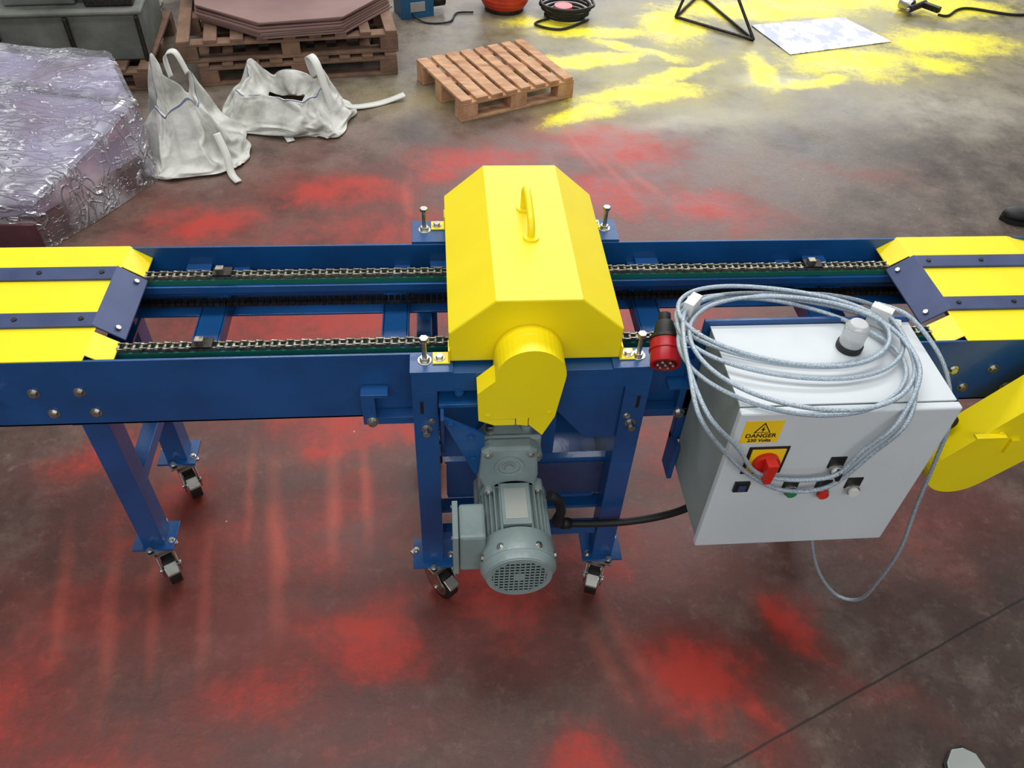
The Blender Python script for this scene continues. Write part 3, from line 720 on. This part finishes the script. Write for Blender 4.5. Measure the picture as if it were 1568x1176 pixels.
b.box(-.03,.03,-.20,.20,0,.42,WOOD2,T(-1.49,5.62,0)@RZ(8)); b.box(-.10,-.035,-.20,.20,0,.36,WOOD2,T(-1.49,5.62,0)@RZ(8)); b.done()
b=B("gas_cylinder",None,bevel=.003)
gx,gy=.46,5.58
b.cyl((gx,gy,.0),(gx,gy,.03),.13,DSTEEL,n=36)
prof=[(.14,.03),(.158,.06),(.16,.20),(.16,.42),(.145,.48),(.10,.53),(.05,.55)]
for (r0,z0),(r1,z1) in zip(prof,prof[1:]): b.cyl((gx,gy,z0),(gx,gy,z1),r0,GASR,r1=r1,n=40,cap=False)
b.cyl((gx,gy,.55),(gx,gy,.60),.03,STEEL,n=16); b.ring((gx,gy,.53),(0,0,1),.085,.09,.10,GASR,28)
b.ring((gx,gy,.075),(0,0,1),.158,.1625,.02,GASR,40)
b.done()
b=B("coiled_black_hose",None,bevel=0)
for k in range(5):
    pts=[(.86+(.13+.012*k)*math.cos(t*math.pi/6)+random.uniform(-.01,.01),5.46+(.12+.01*k)*math.sin(t*math.pi/6),.015+.02*k) for t in range(12)]
    b.tube(smooth_path(pts,5,True),.009,BLACK,8)
b.cyl((.84,5.46,.0),(.84,5.46,.07),.06,RED,n=20); b.tube(smooth_path([(.75,5.40,.01),(.64,5.3,.01),(.8,5.22,.01),(1.0,5.38,.01)],6),.008,BLACK,8)
b.done()
b=B("blue_power_tool",None,bevel=.006)
X=T(-.13,5.48,0)@RZ(20)
b.box(-.12,.10,-.08,.08,.0,.14,DBLUE,X); b.box(-.08,.06,-.07,.07,.14,.19,DBLUE,X); b.cyl(X@Vector((.12,0,.07)),X@Vector((.2,0,.07)),.04,DSTEEL)
b.box(-.06,.04,-.084,-.08,.04,.10,PLATE,X)
b.tube(smooth_path([X@Vector(p) for p in ((-.05,-.08,.03),(.0,-.18,.008),(.15,-.22,.008),(.25,-.1,.008),(.36,-.12,.008))],6),.006,BLACK,8)
b.done()
b=B("steel_trestle_stand",None,bevel=.001)
p1,p2,p3,tp=Vector((1.60,5.44,.012)),Vector((2.03,5.08,.012)),Vector((1.86,5.85,.012)),Vector((1.78,5.56,.50))
for a,c in ((p1,p2),(p2,p3),(p1,p3),(p1,tp),(p2,tp),(p3,tp)): b.tube([a,c],.010,DSTEEL,8)
m1=(p1+tp)/2; m2=(p2+tp)/2; b.tube([m1,m2],.008,DSTEEL,8); b.cyl(tp-Vector((0,0,.01)),tp+Vector((0,0,.03)),.03,DSTEEL)
b.done()
b=B("galvanised_sheet",None,bevel=0)
b.prism([(2.09,5.33),(2.21,4.88),(2.96,5.09),(2.78,5.48)],'xy',.002,.006,SHEET); b.done()
b=B("paint_spray_gun",None,bevel=.003)
X=T(3.36,5.60,.045)@RZ(35)
b.cyl(X@Vector((-.12,0,0)),X@Vector((.08,0,0)),.022,DSTEEL); b.cyl(X@Vector((-.15,0,0)),X@Vector((-.12,0,0)),.012,STEEL)
b.box(.03,.07,-.13,.0,-.018,.018,DSTEEL,X); b.cyl(X@Vector((-.05,.02,0)),X@Vector((-.05,.11,0)),.04,STEEL,n=20)
b.tube(smooth_path([X@Vector((.05,-.13,-.03)),Vector((3.55,5.52,.01)),Vector((3.75,5.66,.01)),Vector((4.1,5.55,.01)),Vector((4.6,5.7,.01))],8),.009,BLACK,8)
b.done()
def shoe(name,X,m,sole):
    b=B(name,None,bevel=0)
    n=20; st=[(-.0,.030,.06,.02),(.02,.040,.075,.0),(.08,.042,.085,0),(.14,.046,.062,0),(.19,.050,.05,0),(.24,.047,.045,0),(.275,.034,.036,0),(.292,.012,.022,0)]
    prev=None
    for (y,w,h,_) in st:
        q=[]
        for i in range(n):
            a=2*math.pi*i/n; c,s_=math.cos(a),math.sin(a)
            z=.022+(h*max(s_,0)**.8 if s_>0 else s_*.0)
            q.append(b.v(X@Vector((w*math.copysign(abs(c)**.7,c),y,z))))
        if prev:
            for k in range(n): b.face([prev[k],prev[(k+1)%n],q[(k+1)%n],q[k]],m,True)
        else: b.face(q,m)
        prev=q
    b.face(prev,m)
    so=[(w*1.08,y) for (y,w,_,_) in st]+[(0,.300)]+[(-w*1.08,y) for (y,w,_,_) in st[::-1]]
    b.prism(so,'xy',.002,.024,sole,X)
    return b.done()
shoe("work_shoe",T(2.94,3.02,0)@RZ(80),BLACK,BLACK)
b=B("grey_metal_foot_plate",None,bevel=.002); X=T(1.255,.525,0)@RZ(-14)
out=lambda k:[(-.05*k,-.22),(.05*k,-.22),(.048*k,.13),(.030*k,.165),(.0,.175*(.5+.5*k)),(-.030*k,.165),(-.048*k,.13)]
b.prism(out(1.12),'xy',.0,.010,BLACK,X); b.prism(out(1.0),'xy',.0102,.018,PLATE,X); b.done()

# ================================================================ LIGHT
w=bpy.data.worlds.new("world"); scene.world=w; w.use_nodes=True
bg=w.node_tree.nodes["Background"]; bg.inputs[0].default_value=(.88,.94,1,1); bg.inputs[1].default_value=.34
def area(name,loc,sx,sy,e,rot,col=(1,.985,.96)):
    l=bpy.data.lights.new(name,'AREA'); l.shape='RECTANGLE'; l.size=sx; l.size_y=sy; l.energy=e; l.color=col
    o=bpy.data.objects.new(name,l); o.location=loc; o.rotation_euler=rot; coll.objects.link(o)
area("skylight_front",(-1.0,1.9,6.5),6,1.0,200,(0,0,0))
area("skylight_rear",(1,6.5,6.5),8,1.5,350,(0,0,0))
area("skylight_near",(-.5,-3.2,4.6),7,1.6,160,(math.radians(50),0,0))
area("rear_window_light",(4,13,4.5),8,5,600,(math.radians(-75),0,0),(.95,.98,1))  # unseen windows behind, area light added for the sheen on the far floor
# ================================================================ CAMERA
def unit(v): return Vector(v).normalized()
Xc=unit((15000,-390,1240)); Dc=unit((-71,1222,1240)); Yc=unit((-136,-1268,1240))
row=lambda i:Vector((Xc[i],Yc[i],-Dc[i])).normalized()
r_,d_,f_=row(0),row(1),row(2)
r_=(r_-f_*r_.dot(f_)).normalized(); u_=r_.cross(f_).normalized()
M=Matrix(((r_.x,u_.x,-f_.x,0),(r_.y,u_.y,-f_.y,0),(r_.z,u_.z,-f_.z,2.1),(0,0,0,1)))
cam=bpy.data.cameras.new("camera"); cam.sensor_width=36; cam.lens=36*1240/1568
c=bpy.data.objects.new("camera",cam); coll.objects.link(c); c.matrix_world=M; scene.camera=c
scene.view_settings.view_transform='Standard'
